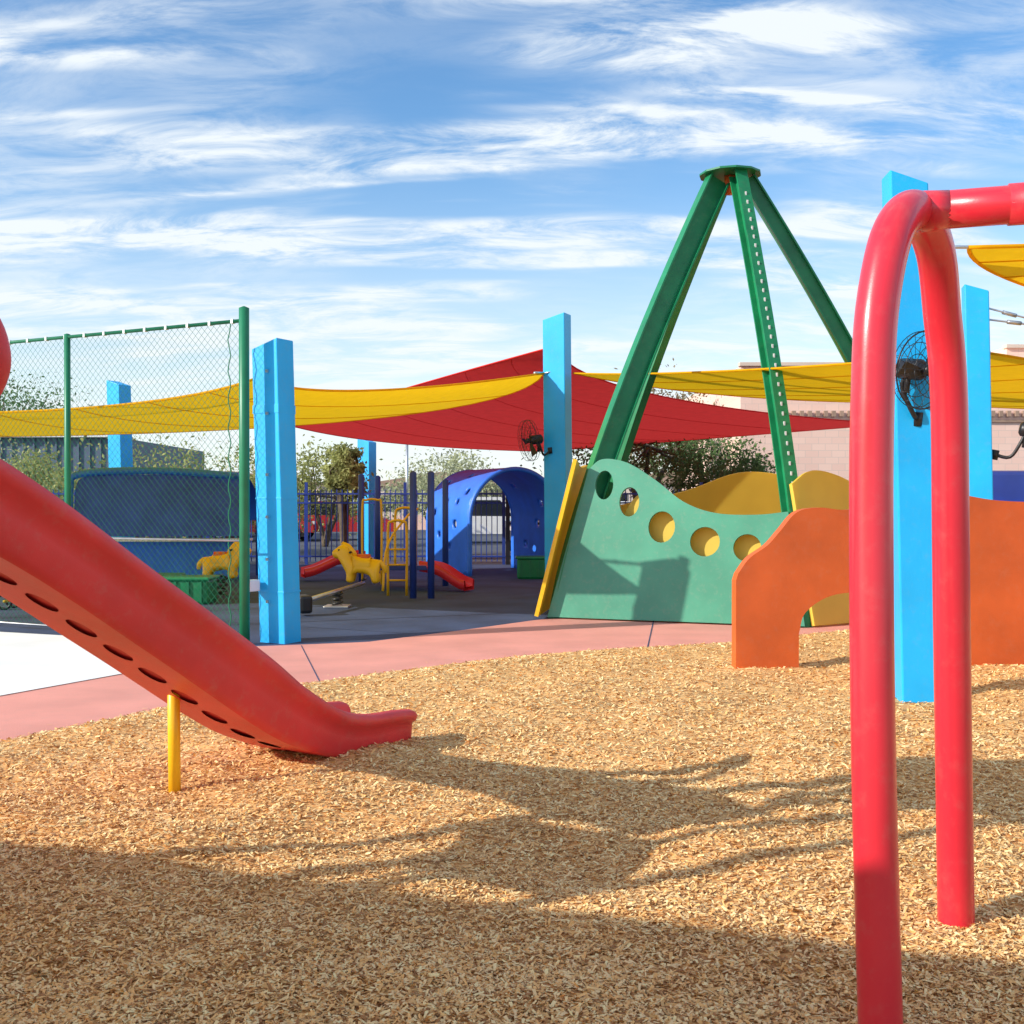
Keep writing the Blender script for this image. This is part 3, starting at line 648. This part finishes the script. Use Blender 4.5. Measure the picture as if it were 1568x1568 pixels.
# ---------------------------------------------------------------- trees
def tree(name,x,y,H,R,lm,n=9000,th=.16,z0=.35,ls=.07,clus=26,flat=.7,dens=.24):
    e=E(name,(x,y,0)); random.seed(int(x*13+y*7)); g=np.random.default_rng(int(abs(x*31+y*17)))
    lst=[];ctr=[]
    tops=[]
    for i in range(3):
        a=2*math.pi*(i/3+random.random()*.2); p0=Vector((x,y,0)); p1=Vector((x+.15*R*math.cos(a),y+.15*R*math.sin(a),H*z0)); p2=Vector((x+.45*R*math.cos(a),y+.45*R*math.sin(a),H*(z0+.28)))
        P=cr([p0,p1,p2],5); lst.append((P,[th*(1-.6*k/len(P)) for k in range(len(P))])); tops.append(p2)
    for i in range(clus):
        a=random.random()*2*math.pi; r_=R*math.sqrt(random.random())*.95; z=H*(z0+.12+(1-z0-.15)*random.random()*math.sqrt(max(.05,1-(r_/R)**2)))
        q=Vector((x+r_*math.cos(a),y+r_*math.sin(a),z)); ctr.append(q)
        s_=min(tops,key=lambda t:(t-q).length); mid=(s_+q)/2+Vector((random.uniform(-.2,.2),random.uniform(-.2,.2),-.1)); lst.append((cr([s_,mid,q],3),[th*.32*(1-.8*k/6)+.006 for k in range(7)]))
    tubes('trunk_and_limbs',lst,'bark',e,6)
    C=np.array([list(c) for c in ctr]); idx=g.integers(0,clus,n); sg=g.uniform(.5,1.3,clus)[idx][:,None]*R*dens
    P=C[idx]+g.normal(0,1,(n,3))*sg*np.array([1,1,flat]); P[:,2]=np.maximum(P[:,2],H*.12)
    a=g.normal(0,1,(n,3)); a/=np.linalg.norm(a,axis=1)[:,None]; b=np.cross(a,g.normal(0,1,(n,3))); b/=np.linalg.norm(b,axis=1)[:,None]
    s1=ls*g.uniform(.6,1.6,(n,1)); V=np.stack([P-a*s1,P+b*s1*.45,P+a*s1,P-b*s1*.45],1).reshape(-1,3)
    o=npmesh('foliage',V,np.arange(4*n).reshape(n,4),M[lm]); o.parent=e; o.matrix_parent_inverse=Matrix.Translation(-e.location)
T=[('palo_verde_tree',-10.5,31,3.5,2.2,'lf1',.15),('palo_verde_tree',-8.2,33,3.3,1.7,'lf1',.15),('palo_verde_tree',-14.2,34,3.3,1.6,'lf1',.15),
('palo_verde_tree',-6.4,38,3.5,1.7,'lf1',.2),('young_tree',-4.3,28.5,3.2,.55,'lf1',.4),('palo_verde_tree',-2.3,52,4.0,2.0,'lf4',.2),('palo_verde_tree',-4.2,58,4.0,2.2,'lf4',.2),
('mesquite_tree',3.9,33,4.3,2.3,'lf2',.45),('mesquite_tree',5.4,38,5.9,2.2,'lf3',.35),('mesquite_tree',6.0,31,3.4,1.3,'lf2',.35),
('mesquite_tree',-28,62,8.6,3.6,'lf2',.35),('palo_verde_tree',-17,37,3.4,1.8,'lf4',.15)]
for t in T: tree(t[0],t[1],t[2],t[3],t[4],t[5],n=5200,z0=t[6],ls=.028+.0009*t[2],th=.04+.018*t[3])
g=np.random.default_rng(3); n_=40000
ax_=g.uniform(-110,110,n_); hh=1.3+.9*np.sin(ax_*.21)+.7*np.sin(ax_*.53+1)+.5*np.sin(ax_*1.3)
P=np.stack([ax_,g.uniform(100,112,n_),np.abs(g.normal(0,.6,n_))*np.maximum(hh,.5)],-1)
a=g.normal(0,1,(n_,3)); b=g.normal(0,1,(n_,3)); V=np.stack([P-a*.2,P+b*.15,P+a*.2,P-b*.15],1).reshape(-1,3)
npmesh('distant_trees',V,np.arange(4*n_).reshape(n_,4),M['lf3'])
lp=E('street_lamp',(-5.2,55,0)); tube('pole',[(-5.2,55,0),(-5.2,55,4.9)],.07,'steel',lp); box('lamp_head',(-5.0,55,4.9),(.6,.2,.1),'steel',lp)
